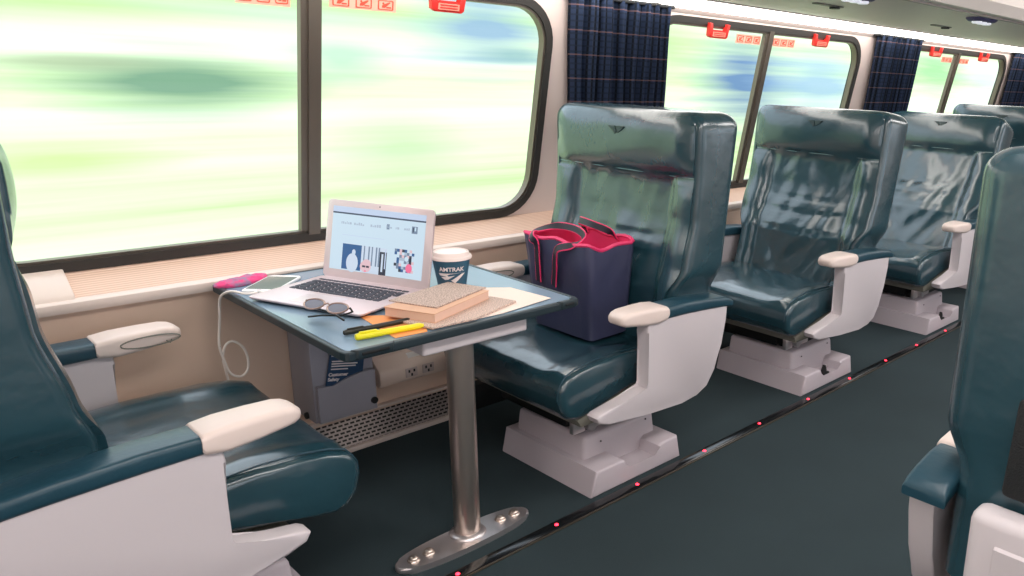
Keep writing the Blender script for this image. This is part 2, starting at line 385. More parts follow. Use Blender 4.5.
# patches on the bank, darker bush plus blue sky and distance painted in: centre (x,z), half size, colour
for (bx, bz, hx, hz, col, amt) in ((2.25, 1.30, .95, .26, (84, 122, 104), .85), (1.55, 1.44, .6, .07, (150, 160, 130), .7), (5.25, 1.95, .9, .48, (128, 152, 178), .9), (5.6, 1.66, .5, .10, (130, 160, 160), .8), (3.6, 1.52, .5, .2, (150, 190, 160), .7), (4.05, .74, .75, .34, (160, 208, 140), .6),
                                  (9.5, 1.5, 1.15, .62, (98, 124, 156), 1.0), (11.3, 1.45, 1.4, .55, (140, 166, 190), .85), (8.0, 1.85, .9, .4, (164, 204, 130), .7), (8.3, .7, .7, .3, (160, 196, 130), .5), (1.3, .75, .8, .14, (176, 204, 120), .7), (.9, 1.85, 2.0, .16, (160, 200, 120), .7), (3.3, 1.9, 1.2, .10, (176, 206, 176), .6), (16.0, 1.8, 1.6, .5, (120, 172, 120), .7), (19.0, 1.7, 1.6, .5, (176, 170, 190), .6)):
    vm = node(c, 'ShaderNodeMapping'); vm.inputs['Location'].default_value = (-bx/hx, 0, -bz/hz); vm.inputs['Scale'].default_value = (1/hx, 0, 1/hz)
    link(c, tc.outputs['Object'], vm.inputs['Vector'])
    ln = node(c, 'ShaderNodeVectorMath', operation='LENGTH'); link(c, vm.outputs[0], ln.inputs[0])
    n2 = node(c, 'ShaderNodeTexNoise', Scale=3.0, Detail=4.0); link(c, mp.outputs[0], n2.inputs['Vector'])
    ad = node(c, 'ShaderNodeMath', operation='MULTIPLY_ADD'); ad.inputs[1].default_value = 1.6; link(c, n2.outputs['Fac'], ad.inputs[0]); link(c, ln.outputs['Value'], ad.inputs[2])
    mr = node(c, 'ShaderNodeMapRange'); mr.inputs['From Min'].default_value = 2.05; mr.inputs['From Max'].default_value = 1.0; mr.inputs['To Min'].default_value = 0; mr.inputs['To Max'].default_value = amt
    link(c, ad.outputs[0], mr.inputs['Value'])
    mm = node(c, 'ShaderNodeMix', data_type='RGBA'); link(c, mr.outputs[0], mm.inputs['Factor']); link(c, prev, mm.inputs['A']); mm.inputs['B'].default_value = lin(col)
    prev = mm.outputs['Result']
link(c, prev, bsdf(c).inputs['Base Color'])
def bank_y(z, x): return 7.0+.25*z+.15*math.sin(x*.35)+.1*noise.noise(Vector((x*.2, 0, z)))
mb = MB(); rings = []
for i in range(61):
    x = -14+i*1.1; rows = []
    rows.append((x, 3.6, -1.3)); rows.append((x, 5.5, -1.25))
    top = 2.7+.35*noise.noise(Vector((x*.3, 5, 0)))
    for j in range(13):
        z = -1.2+j*(top+1.2)/12; rows.append((x, bank_y(z, x), z))
    rings.append(rows)
mb.loft(rings, cap=False, closed=False)
tag(mb.build('tree_bank', M['foliage'], smooth=180), 'pale green leafy bank rushing past outside the windows', 'foliage', kind='stuff')

# ------------------------------------------------------------------ seats
OX, OY = 2.05, 2.36
XF = [(.42, 2.12), (.69, 2.16), (.80, 2.195), (.97, 2.235), (1.13, 2.245), (1.38, 2.245)]
def xfront(z): return lerp_table(XF, z)
def xback(z): return 2.415+(z-.55)*.115
BW = .425; BC = 2.350        # backrest half width and centre in y
def make_seat(sx, loc, label, pf=0, tip=0, ash=0, csh=0):
    T = lambda v: Vector((sx*(v.x-OX), v.y-OY, v.z))
    TA = lambda v: T(Vector((v.x+ash*smooth01((2.38-v.x)/.25), v.y, v.z))); TC = lambda v: T(Vector((v.x+csh, v.y, v.z)))
    root = empty('passenger_chair', loc, label, 'seat', 'teal leather carriage seats')
    # floor base: stepped plastic pedestal
    mb = MB(T)
    mb.prism([(1.725, 0), (2.205, 0), (2.183, .10), (2.09, .10), (2.075, .09), (2.06, .05), (1.91, .05), (1.895, .09), (1.88, .10), (1.747, .10)], 1.94, 2.49, 'y', bev=.010, seg=3)
    mb.box((1.765, 2.035, .0), (2.165, 2.46, .185), .016, 3, taper=(.016, .014))
    mb.build('base', M['base'], root, smooth=35)
    for p in ((1.86, 2.044, .15), (2.10, 2.044, .165)): MB(T).lathe([(.0035, -.003), (.0035, 0), (.001, .002)], p, 8, 'y').build('screw', M['black'], root)
    mb = MB(T); mb.box((1.83, 2.10, .17), (2.2, 2.62, .285), .01); mb.box((1.77, 2.14, .20), (1.85, 2.55, .27), .01); mb.build('swivel_frame', M['mech'], root)
    mb = MB(T); mb.box((1.74, 2.06, .205), (1.80, 2.085, .262), .006); mb.box((1.79, 2.035, .22), (1.90, 2.07, .275), .008); mb.lathe([(.018, 0), (.018, .05)], (1.82, 2.04, .225), 12, 'y'); mb.build('latch', M['bright_steel'], root)
    mb = MB(T); mb.prism([(1.70+tip, .30), (1.72+tip, .268), (2.30, .268), (2.34, .34), (2.02, .37)], 1.99, 2.72, 'y', bev=.006); mb.build('seat_pan', M['pan'], root)
    # cushion, lofted across the width
    def cush_prof(t):       # t along y 0..1 -> profile in x,z
        bul = .012*math.sin(t*PI)
        side = .014*(math.exp(-((t-.10)/.06)**2)+math.exp(-((t-.90)/.06)**2))
        top = [(1.655, .466), (1.70, .482), (1.78, .496), (1.88, .500), (2.0, .493), (2.10, .487), (2.2, .482), (2.30, .475)]
        nose = [(2.30, .40), (2.15, .372), (2.0, .358), (1.85, .335), (1.74, .312), (1.69, .305), (1.655, .318), (1.632, .35), (1.622, .392), (1.625, .43), (1.637, .452)]
        out = []
        for x, z in nose+top:
            dz = 0
            if z > .44 and x > 1.65: dz = -bul*smooth01((x-1.66)/.2)+side
            out.append((x, z+dz))
        # densify
        d = []
        for (a, b), (c2, d2) in zip(out, out[1:]+out[:1]):
            for k in range(3): d.append((a+(c2-a)*k/3, b+(d2-b)*k/3))
        return d
    y0, y1 = 1.985, 2.735; rings = []
    ts = [0, .004, .012, .022, .035, .05]+[.05+.9*k/28 for k in range(1, 29)]+[.965, .978, .988, .996, 1.0]
    for t in ts:
        e = min(t, 1-t)*(y1-y0); rr = .026; s_ = rr-math.sqrt(max(0, rr*rr-(rr-min(e, rr))**2)); 
        pr = cush_prof(t); ring_ = []
        cx, cz = 1.95, .42
        for x, z in pr:
            dx, dz = x-cx, z-cz; L = math.hypot(dx, dz); k = max(0, 1-s_/max(L, .05))
            w = Vector((x*5, (y0+t*(y1-y0))*6, z*3)); nz = .007*noise.noise(w*1.2) if z > .43 else 0
            ring_.append((cx+dx*k, y0+t*(y1-y0), cz+dz*k+nz))
        rings.append(ring_)
    cu = MB(TC).loft(rings).build('seat_cushion', M['leather'], root, smooth=60)
    mb = MB(TC)
    pr = cush_prof(.06)[:]; seam = [(x, 1.983+.006, z) for x, z in pr if True]
    mb.tube([(x*.995+.0098, 2.006, z*1.0+.0005) for x, z in pr[24:-6]], .0028, 6); mb.build('piping', M['leather_dark'], cu)
    # backrest body
    def ring_at(z, inset):
        xf, xb = xfront(z)+inset*.5, xback(z)-inset; w = BW-inset
        w -= .045*(1-smooth01((z-.66)/.12))
        r1, r2 = .03, .07; pts = []
        def arc(cx, cy, r, a0, n):
            for k in range(n+1):
                a = a0+PI/2*k/n; pts.append((cx+r*math.cos(a), cy+r*math.sin(a)))
        nfront = 44
        # front from +y to -y
        for k in range(nfront+1):
            y = (w-r1)-(2*(w-r1))*k/nfront; yy = y/(BW)
            d = 0
            if z < 1.125:
                edge = .29
                d += .022*smooth01((edge+.006-abs(y))/.02)*smooth01((1.13-z)/.03)              # recessed centre panel
                d -= .016*math.exp(-((abs(y)-.35)/.05)**2)*smooth01((1.13-z)/.1)              # bolster bulge
                if abs(y) < edge:
                    d -= .022*math.exp(-((z-.74)/.13)**2)*(1-(y/edge)**2)
                    for zc, aa in ((.70, .007), (.80, .007), (.875, .006)):
                        zz = zc+.02*(y/edge)**2; d += aa*math.exp(-((z-zz)/.009)**2)*(1-(y/edge)**4)
                    d += .010*noise.noise(Vector((y*7+abs(y)*4, z*5, 3)))+.006*noise.noise(Vector(((y+z*.7)*14, (y-z)*5, 7)))
                d += .012*math.exp(-((z-1.128)/.009)**2)
            else:
                q = (z-1.125)/.255
                d += -.034*math.sin(clamp(q, 0, 1)*PI)**.7*smooth01((.43-abs(y))/.12)
                d += .012*math.exp(-((z-1.128)/.009)**2)
                d += .003*noise.noise(Vector((y*6, z*8, 1)))
            pts.append((xf+d, y))
        arc(xf+r1, -(w-r1), r1, PI, 4); arc(xb-r2, -(w-r2), r2, 1.5*PI, 6); arc(xb-r2, w-r2, r2, 0, 6); arc(xf+r1, w-r1, r1, PI/2, 4)
        return [(x, BC+y, z) for x, y in pts]
    rings = []; zs = [.42+.888*k/62 for k in range(63)]; rt = .065
    for z in zs: rings.append(ring_at(z, 0))
    for k in range(1, 8):
        a = PI/2*k/7; z = 1.308+rt*math.sin(a); rings.append(ring_at(z, rt*(1-math.cos(a))*.98))
    bk = MB(T).loft(rings).build('backrest', M['leather'], root, smooth=70)
    # stitched seams on the front
    mb = MB(T)
    for ye in (-.292, .292): mb.tube([(xfront(z)+.012-.003, BC+ye, z) for z in [.55+.57*k/20 for k in range(21)]], .0022, 5)
    mb.tube([(xfront(1.127)+.006, BC+y, 1.127) for y in [-.39+.78*k/20 for k in range(21)]], .0022, 5)
    mb.build('stitching', M['stitch'], bk)
    # headrest emblem: small pointed wing mark
    xe = xfront(1.283)-.0345
    mb = MB(T)
    for poly in ([(-.050, .016), (-.012, .016), (-.002, -.004), (-.010, -.016), (-.022, -.004)], [(-.006, .016), (.042, .016), (.030, .004), (.004, -.012), (.002, -.004)]):
        mb.prism([(BC-.005-a, 1.283+b) for a, b in poly], xe-.0012, xe+.012, 'x')
    mb.build('emblem', M['emblem'], bk, smooth=0)
    # rear shell and literature pocket
    mb = MB(T); mb.box((2.40, BC-.30, .25), (2.475, BC+.30, .665), .025, 4); mb.prism([(2.470, .33), (2.481, .34), (2.481, .60), (2.470, .61)], BC-.24, BC+.24, 'y', bev=.004); mb.build('back_shell', M['plastic'], root)
    mb = MB(T); mb.box((2.425, BC-.26, .66), (2.462, BC+.26, .87), .012, 2); mb.build('magazine_pocket', M['mesh'], root)
    # side panels, armrest pads and caps
    outline = [(1.945+pf, .64), (1.94+pf, .60), (1.957+pf, .52), (1.957+pf, .40), (1.95+pf, .382), (1.85+.5*(pf+tip), .367), (1.715+tip, .350), (1.70+tip, .340), (1.712+tip, .318), (1.76+tip, .300), (1.95, .282), (2.14, .270), (2.23, .275), (2.29, .30), (2.335, .36), (2.368, .46), (2.39, .56), (2.40, .617), (2.33, .632), (2.2, .642), (2.05, .648)]
    for (ya, yb, pa, pb, inner) in ((1.885, 1.945, 1.872, 1.985, 1), (2.765, 2.825, 2.735, 2.845, -1)):
        mb = MB(T); mb.prism(outline, ya, yb, 'y', bev=.008, seg=3)
        pan = mb.build('side_panel', M['plastic'], root, smooth=35)
        mb = MB(TA)
        rings = []
        for x, h, z in ((2.030, .032, .645), (2.04, .034, .645), (2.15, .036, .642), (2.28, .034, .634), (2.38, .030, .626), (2.41, .022, .622), (2.425, .010, .624)):
            rings.append([(x, yy, zz) for yy, zz in rrect(pa+.006, pb-.004, z-.012, z+h, min(.014, h/2.2), 4)])
        mb.loft(rings); mb.build('armrest_pad', M['leather_dark'], root, smooth=60)
        mb = MB(TA); rings = []
        for x, w0, zlo, zhi in ((2.042, 1.0, .640, .680), (2.036, 1.0, .632, .684), (1.99, 1.0, .626, .690), (1.92, .96, .632, .692), (1.86, .88, .640, .692), (1.838, .82, .643, .688), (1.825, .72, .648, .681), (1.818, .56, .654, .675)):
            cy = (pa+pb)/2; hw = (pb-pa)/2*w0
            rings.append([(x, yy, zz) for yy, zz in rrect(cy-hw, cy+hw, zlo, zhi, min(.016, (zhi-zlo)/2.3), 5)])
        mb.loft(rings)
        # gusset that carries the cap from the panel
        mb.prism([(1.955+pf-ash, .63), (2.05, .65), (2.05, .60), (1.98+pf-ash, .575)], ya+.004, yb-.004, 'y', bev=.004)
        cap = mb.build('armrest_cap', M['cap'], root, smooth=60)
        if inner == -1:
            mb = MB(TA); pts = [(1.905+.078*math.cos(a), 2.7345, .660+.016*math.sin(a)) for a in [2*PI*k/28 for k in range(28)]]
            mb.tube(pts, .0022, 5, closed=True); mb.tube([(1.865, 2.7345, .653), (1.856, 2.7345, .644), (1.85, 2.7345, .655)], .002, 5)
            mb.build('cover_groove', M['pan'], cap)
    return root
seat1 = make_seat(1, (OX, OY, 0), 'teal leather seat carrying the navy tote bag, right behind the table')
PITCH = 1.365
seat2 = dup(seat1, (OX+PITCH, OY, 0), 0, 'glossy teal leather seat directly behind the one with the tote bag')
seat3 = dup(seat1, (OX+2*PITCH+.03, OY, 0), 0, 'third teal seat of the window row with a bluish shining creased backrest')
seat4 = dup(seat1, (OX+3*PITCH, OY, 0), 0, 'farthest teal seat, only the top of its headrest showing at the upper right')
seatL = make_seat(-1, (.458, OY, 0), 'teal leather seat in the left foreground, facing the laptop table', .01, .08, -.045, -.03)
seatR = dup(seat1, (1.90, .195, 0), PI, 'dark teal seat across the aisle at the right edge, seen from behind')
def recline(seat, deg, pivot=(2.25-OX, .45)):
    a = math.radians(deg)
    for ch in [o for o in COL.objects if o.parent == seat and o.name.split('.')[0] in ('backrest', 'magazine_pocket')]:
        px, pz = pivot; ch.rotation_euler = (0, a, 0)
        ch.location = (px-(px*math.cos(a)+pz*math.sin(a)), 0, pz-(-px*math.sin(a)+pz*math.cos(a)))
recline(seat2, 6); recline(seat3, 18.5); recline(seat4, 3); recline(seatR, -9)
for ch in [o for o in COL.objects if o.parent == seatR]:      # this seat's armrests have shorter pads and longer hard caps
    k = ch.name.split('.')[0]
    if k == 'armrest_pad': ch.scale.x = .45; ch.location.x = .375*.55
    if k == 'armrest_cap': ch.scale.x = 1.87; ch.location.x = .205
# lock pedals that show on the second and third seat bases
for s, x in ((seat2, OX+PITCH), (seat3, OX+2*PITCH)):
    mb = MB(); mb.prism([(-.11, .05), (-.085, .05), (-.08, .075), (-.092, .10), (-.105, .075)], -.405, -.385, 'y', bev=.002); mb.box((-.11, -.41, .05), (-.06, -.375, .062), .003); mb.build('lock_pedal', M['black'], s)
    mb = MB(); mb.tube([(-.08, -.385, .07), (-.03, -.37, .075)], .006, 8); mb.build('pedal_rod', M['bright_steel'], s)

# ------------------------------------------------------------------ table
TX0, TX1, TY0, TY1, TZ = .885, 1.70, 1.965, 2.912, .76
tb = empty('train_table', (1.278, 2.05, 0), 'dark rimmed fold-out table on a single steel pole, holding the laptop', 'table')
T = lambda v: Vector((v.x-1.278, v.y-2.05, v.z))
top_out = [(TX0+.012, TY0), (TX1-.03, TY0), (TX1-.008, TY0+.01), (TX1, TY0+.035), (TX1, TY1), (TX0, TY1), (TX0, TY0+.03), (TX0+.004, TY0+.008)]
inn = [(TX0+.022, TY0+.022), (TX1-.036, TY0+.022), (TX1-.018, TY0+.042), (TX1-.018, TY1-.01), (TX0+.016, TY1-.01), (TX0+.016, TY0+.03)]
MB(T).prism(inn, .742, .7595, 'z').build('tabletop', M['tabletop'], tb, smooth=0)
mb = MB(T); mb.plate(top_out, [inn], .028, lambda u, v, w: (u, v, .734+w)); rim = mb.build('rim', M['table_rim'], tb, smooth=0)
md = rim.modifiers.new('b', 'BEVEL'); md.width = .006; md.segments = 3; md.limit_method = 'ANGLE'; md.angle_limit = 1.0
MB(T).prism([(p[0]*.999+.001, p[1]+.001) for p in inn], .734, .742, 'z').build('underside', M['table_rim'], tb, smooth=0)
for x0, x1 in ((.905, 1.03), (1.60, 1.685)):
    mb = MB(T); mb.prism([(x0, 1.975), (x0+.014, 1.958), (x1-.014, 1.958), (x1, 1.975)], .741, .766, 'z', bev=.003); g = mb.build('corner_grip', M['table_rim'], tb)
    mb = MB(T); mb.prism([(x0+.02, 1.963), (x0+.025, 1.956), (x1-.025, 1.956), (x1-.02, 1.963)], .748, .758, 'z', bev=.002); mb.build('finger_slot', M['black'], g)
mb = MB(T); mb.box((1.125, 1.995, .684), (1.495, 2.5, .735), .008, 3); mb.build('bracket', M['plastic'], tb)
mb = MB(T); mb.lathe([(.042, .015), (.042, .69)], (1.278, 2.05, 0), 40); mb.build('pole', M['steel'], tb)
mb = MB(T); mb.lathe([(.060, .012), (.060, .02), (.055, .026), (.046, .03), (.042, .032)], (1.278, 2.05, 0), 40); mb.build('pole_collar', M['bright_steel'], tb)
pts = []
for k in range(48):
    a = 2*PI*k/48; ca, sa = math.cos(a), math.sin(a)
    pts.append((1.262+.243*abs(ca)**.85*(1 if ca > 0 else -1), 2.035+.062*abs(sa)**.8*(1 if sa > 0 else -1)))
MB(T).prism(pts, 0, .02, 'z', bev=.006, seg=3).build('foot_plate', M['bright_steel'], tb, smooth=50)
for x, y in ((1.075, 2.033), (1.128, 2.035), (1.398, 2.037), (1.452, 2.035)):
    MB(T).lathe([(.0195, .018), (.0195, .021), (.0175, .024), (.0155, .025), (.0145, .030), (.0105, .034), (.005, .0355)], (x, y, 0), 18).build('bolt', M['steel'], tb, smooth=30)

# literature holder hanging under the table by the wall
hb = empty('brochure_holder', (1.235, 2.85, .22), 'grey box mounted under the table by the wall, with a safety leaflet in its pocket', 'holder')
T = lambda v: Vector((v.x-1.235, v.y-2.85, v.z-.22))
MB(T).box((1.12, 2.765, .22), (1.35, 2.948, .733), .005).build('case', M['box'], hb)
MB(T).prism([(1.128, .225), (1.345, .225), (1.345, .382), (1.325, .386), (1.285, .384), (1.24, .376), (1.185, .357), (1.128, .368)], 2.742, 2.764, 'y', bev=.003).build('pocket', M['box'], hb)
MB(T).lathe([(.013, 0), (.013, .008), (.006, .011)][::-1], (1.332, 2.733, .262), 14, 'y').build('screw', M['black'], hb)
MB(T).lathe([(.013, 0), (.013, -.008), (.006, -.011)], (1.12, 2.83, .235), 14, 'x').build('screw', M['black'], hb)

def text(body, size, name, m, bold=0.0, ext=.0006, align='LEFT'):
    cu = bpy.data.curves.new(name, 'FONT'); cu.body = body; cu.size = size; cu.extrude = ext; cu.offset = bold; cu.align_x = align; cu.resolution_u = 3
    tmp = bpy.data.objects.new('tmp', cu); COL.objects.link(tmp)
    dg = bpy.context.evaluated_depsgraph_get(); me = bpy.data.meshes.new_from_object(tmp.evaluated_get(dg))
    bpy.data.objects.remove(tmp); bpy.data.curves.remove(cu)
    me.name = name; me.materials.clear(); me.materials.append(m); ob = bpy.data.objects.new(name, me); COL.objects.link(ob)
    return ob
# leaflet in the pocket (faces the aisle, -y)
lf = empty('safety_leaflet', (1.26, 2.755, .38), 'navy blue safety leaflet with white lettering tucked in the grey holder', 'leaflet')
T = lambda v: Vector((v.x-1.26, v.y-2.755, v.z-.38))
MB(T).prism([(1.158, .345), (1.296, .345), (1.318, .47), (1.192, .50)], 2.7538, 2.7562, 'y').build('sheet', M['leaflet'], lf, smooth=0)
def on_leaf(o, x, z):
    o.parent = lf; o.rotation_euler = (PI/2, math.radians(11), 0); o.location = T(Vector((x, 2.7535, z)))
t = text('Customer', .0175, 'lettering', M['logo'], .0006); on_leaf(t, 1.174, .396)
t = text('Safety', .0175, 'lettering', M['logo'], .0006); on_leaf(t, 1.170, .378)
mb = MB(T)
for k, (w, z) in enumerate(((.085, .447), (.095, .438), (.09, .429), (.062, .418))):
    x0 = 1.186+(z-.42)*.2; mb.prism([(x0, z), (x0+w, z-w*.2), (x0+w, z-w*.2+.0045), (x0, z+.0045)], 2.7528, 2.7538, 'y')
mb.prism([(1.192, .468), (1.214, .463), (1.215, .472), (1.193, .477)], 2.7528, 2.7538, 'y'); mb.build('small_print', M['logo'], lf, smooth=0)

# power outlet trough on the wall
pb = empty('outlet_box', (1.66, 2.95, .25), 'beige power outlet box on the wall behind the table pole', 'outlet')
T = lambda v: Vector((v.x-1.66, v.y-2.95, v.z-.25))
MB(T).prism([(2.953, .25), (2.86, .25), (2.85, .262), (2.85, .310), (2.86, .322), (2.953, .395)], 1.415, 1.90, 'x', bev=.005).build('housing', M['outlet'], pb)
MB(T).prism([(2.953, .395), (2.905, .36), (2.905, .37), (2.953, .412)], 1.39, 1.93, 'x', bev=.002).build('top_lip', M['outlet'], pb)
for x in (1.55, 1.625):
    mb = MB(T); mb.box((x-.026, 2.846, .267), (x+.026, 2.852, .306), .003); so = mb.build('socket', M['socket'], pb)
    mb = MB(T)
    for dx, dz in ((-.011, .007), (.011, .007), (0, -.009)): mb.box((x+dx-.004, 2.8445, .286+dz-.006), (x+dx+.004, 2.8465, .286+dz+.006), .001)
    mb.build('socket_slots', M['black'], so)
mb = MB(T); mb.prism([(1.555, .0), (1.63, .0), (1.63, .026), (1.555, .026)], 0, .001, 'y')
lab = mb
lab.T = lambda v: T(Vector((v.x, 2.878+v.z*.787, .338+v.z*.617)))
lab.build('label', M['white'], pb, smooth=0)

# small blocks on the window ledge
o = MB().prism([(2.932, .772), (2.94, .79), (3.052, .856), (3.062, .856), (3.062, .80)], .16, .52, 'x', bev=.004).build('ledge_block', M['grille_trim']); tag(o, 'smooth beige block on the window ledge beside the left foreground seat', 'ledge cover')

# ------------------------------------------------------------------ laptop
hingeL, hingeR = Vector((1.186, 2.752, 0)), Vector((1.347, 2.335, 0))
ux = (hingeR-hingeL); LW = ux.length; ux.normalize(); uy = Vector((-ux.y, ux.x, 0))      # uy points away from the user
if uy.x < 0: uy = -uy
lp = empty('laptop', (0, 0, 0), 'open silver laptop showing a web page, on the table', 'laptop')
lp.matrix_world = Matrix(((ux.x, uy.x, 0, hingeL.x), (ux.y, uy.y, 0, hingeL.y), (0, 0, 1, .762), (0, 0, 0, 1)))
LD = .312
mb = MB(); rr = rrect(0, LW, -LD, 0, .018, 5)
rings = [[(x*1, y, z) for x, y in rrect(i, LW-i, -LD+i, -i*.3, .018, 5)] for i, z in ((.016, .0), (.004, .005), (0, .009), (0, .013), (.002, .0145))]
mb.loft(rings); mb.build('base', M['laptop'], lp, smooth=40)
mb = MB()
for r_ in range(6):
    n = 14 if r_ < 5 else 0; y = -.042-r_*.0235; h = .0195 if r_ else .011
    if r_ < 5:
        off = (0, .004, .010, .016, .022)[r_]
        x = .034
        while x < LW-.05:
            w = .0245
            if r_ >= 2 and x == .034: w = .0245+off
            w = min(w, LW-.036-x); mb.box((x, y-h, .0140), (x+w, y, .0168), .0012, 1); x += w+.0045
    else:
        for a, w in ((.034, .0245), (.0635, .0245), (.093, .0245), (.122, .032), (.1585, .145), (.308, .032), (.3445, .0245), (.374, .0245), (.403, .03)):
            if a+w < LW-.03: mb.box((a, y-h, .0140), (a+w, y, .0168), .0012, 1)
mb.build('keyboard', M['key'], lp, smooth=30)
MB().box((LW/2-.075, -LD+.022, .0135), (LW/2+.075, -.195, .0152), .001, 1).build('trackpad', M['pad'], lp)
# lid
th = math.radians(12); LH = .272
lid = bpy.data.objects.new('lid', None)
def lidP(v):    # v.x along, v.y up the lid, v.z towards the user
    d = Vector((0, math.sin(th), math.cos(th))); nrm = Vector((0, -math.cos(th), math.sin(th)))
    return Vector((v.x, 0, 0))+d*v.y+nrm*v.z+Vector((0, .002, .012))
mb = MB(lidP); mb.loft([[(x, y, z) for x, y in rrect(i, LW-i, 0+i*.2, LH-i, .016, 6)] for i, z in ((.006, -.010), (.001, -.006), (0, -.002), (0, .002), (.001, .003))])
lid = mb.build('lid', M['laptop'], lp, smooth=40)
sa, sb, s0, s1 = .026, LW-.030, .030, LH-.022
def img(m_): return m_
S = {}
def flat(name, rgb, e=1.0):
    m = mat(name, rgb, .4, emis=e); bsdf(m).inputs['Base Color'].default_value = (.02, .02, .02, 1); return m
scr = [flat('screen_white', (206, 228, 244), .92), flat('screen_bar', (190, 206, 232)), flat('screen_nav', (52, 66, 92)), flat('screen_text', (168, 184, 204)), flat('screen_blue', (24, 84, 140)),
       flat('screen_pale', (200, 214, 232)), flat('screen_skin', (222, 188, 196)), flat('screen_grey', (112, 132, 158)), flat('screen_hotpink', (240, 110, 150)), flat('screen_dark', (30, 40, 60))]
mb = MB(lidP)
def sq(x0, x1, y0, y1, mi, lev=0):
    """fractions of the display: x from left, y from bottom"""
    mb.mi = mi; X = lambda f: sa+(sb-sa)*f; Y = lambda f: s0+(s1-s0)*f; z = .0034+lev*.0002
    mb._new([(X(x0), Y(y0), z), (X(x1), Y(y0), z), (X(x1), Y(y1), z), (X(x0), Y(y1), z)], [(0, 1, 2, 3)])
def disc(cx, cy, rx, ry, mi, lev):
    mb.mi = mi; X = lambda f: sa+(sb-sa)*f; Y = lambda f: s0+(s1-s0)*f; z = .0034+lev*.0002
    mb._new([(X(cx+rx*math.cos(2*PI*k/20)), Y(cy+ry*math.sin(2*PI*k/20)), z) for k in range(20)], [tuple(range(20))])
sq(0, 1, 0, 1, 0); sq(0, 1, .91, 1, 1, 1); sq(0, 1, .885, .91, 2, 1)
rnd = random.Random(3)
for a, b, y in ((.10, .20, .74), (.24, .34, .74), (.42, .53, .74), (.59, .63, .75), (.69, .73, .75), (.78, .83, .75)):
    x = a
    while x < b: w = rnd.uniform(.008, .022); sq(x, x+w, y-.012, y+rnd.uniform(.01, .035), 3, 1); x += w+.006
sq(.595, .625, .72, .80, 7, 1); sq(.86, .92, .70, .81, 7, 1); sq(.87, .88, .72, .79, 9, 2); sq(.89, .905, .74, .80, 0, 2)
sq(.12, .58, .555, .562, 1, 1)
sq(.135, .345, .02, .42, 4, 1); sq(.345, .62, .0, .42, 5, 1)
disc(.25, .13, .065, .15, 5, 2); disc(.262, .30, .02, .045, 5, 2)
for x in (.37, .42, .455, .50, .53): sq(x, x+rnd.uniform(.008, .016), .12, .42, 7, 2)
sq(.545, .62, .0, .36, 9, 2); sq(.565, .585, .05, .33, 5, 3); sq(.60, .612, .1, .40, 1, 3)
disc(.40, .10, .06, .09, 6, 3); disc(.41, .16, .045, .055, 6, 3); sq(.365, .40, .085, .115, 9, 4); sq(.408, .44, .085, .115, 9, 4); sq(.39, .41, .02, .04, 8, 4)
for i in range(8):
    for j in range(8):
        sq(.70+i*.026, .726+i*.026, .09+j*.044, .134+j*.044, rnd.choice((3, 4, 5, 7, 7, 9, 6, 0, 5, 0)), 1)
disc(.86, .16, .034, .07, 8, 2); disc(.83, .30, .02, .04, 0, 2)
screen = mb.build('screen', scr, lid, smooth=0); screen['label'] = 'lit display with a web page'
MB(lidP).lathe([(.0025, .003), (.0025, .0036)], (LW/2, LH-.011, 0), 10).build('webcam', M['black'], lid)

# ------------------------------------------------------------------ things on the table
TT = .7605
# cup
cp = empty('paper_cup', (1.457, 2.365, TT), 'navy paper coffee cup with pale plastic lid behind the laptop', 'cup')
MB().lathe([(.043, 0), (.046, .002), (.0635, .112)], n=40).build('cup_body', M['cup'], cp)
MB().lathe([(.064, .106), (.0685, .107), (.0695, .112), (.067, .117), (.062, .119), (.059, .129), (.056, .131), (.053, .127), (.02, .1255), (.001, .1255)], n=40).build('lid', M['lid'], cp, smooth=50)
# lettering and swoosh emblem wrapped round the cup; facing the camera
face = math.atan2(-2.365, -1.457)
def wrap(ob_me, zc, arch):
    for v in ob_me.vertices:
        x, y, z = v.co; zz = zc+y-arch*x*x*20; r_ = .0455+(zz/.104)*.0178+.0006+z
        a = face+x/.056; v.co = (r_*math.cos(a), r_*math.sin(a), zz)
t = text('AMTRAK', .0205, 'lettering', M['logo'], .0004, align='CENTER'); t.parent = cp; wrap(t.data, .071, .0)
def strip(P0, P1, n=10):
    return [(P0[0]+(P1[0]-P0[0])*k/n, P0[1]+(P1[1]-P0[1])*k/n) for k in range(n+1)]
mb = MB()
for poly in ((((-.050, .058), (.046, .058)), ((-.046, .050), (-.012, .046))), (((-.042, .044), (.012, .050)), ((-.026, .034), (-.014, .036))), (((-.004, .032), (.036, .054)), ((.012, .022), (.052, .056)))):
    poly = tuple(tuple((q[0]*.92, q[1]+.006) for q in h_) for h_ in poly)
    (a, b), (c_, d_) = poly; A, B = strip(a, b), strip(c_, d_)
    def W(p): r_ = .0455+(p[1]/.104)*.0178+.0008; an = face+p[0]/.056; return (r_*math.cos(an), r_*math.sin(an), p[1])
    n = len(A); mb._new([W(p) for p in A]+[W(p) for p in B], [(i, i+1, n+i+1, n+i) for i in range(n-1)])
mb.build('emblem', M['logo'], cp, smooth=0)

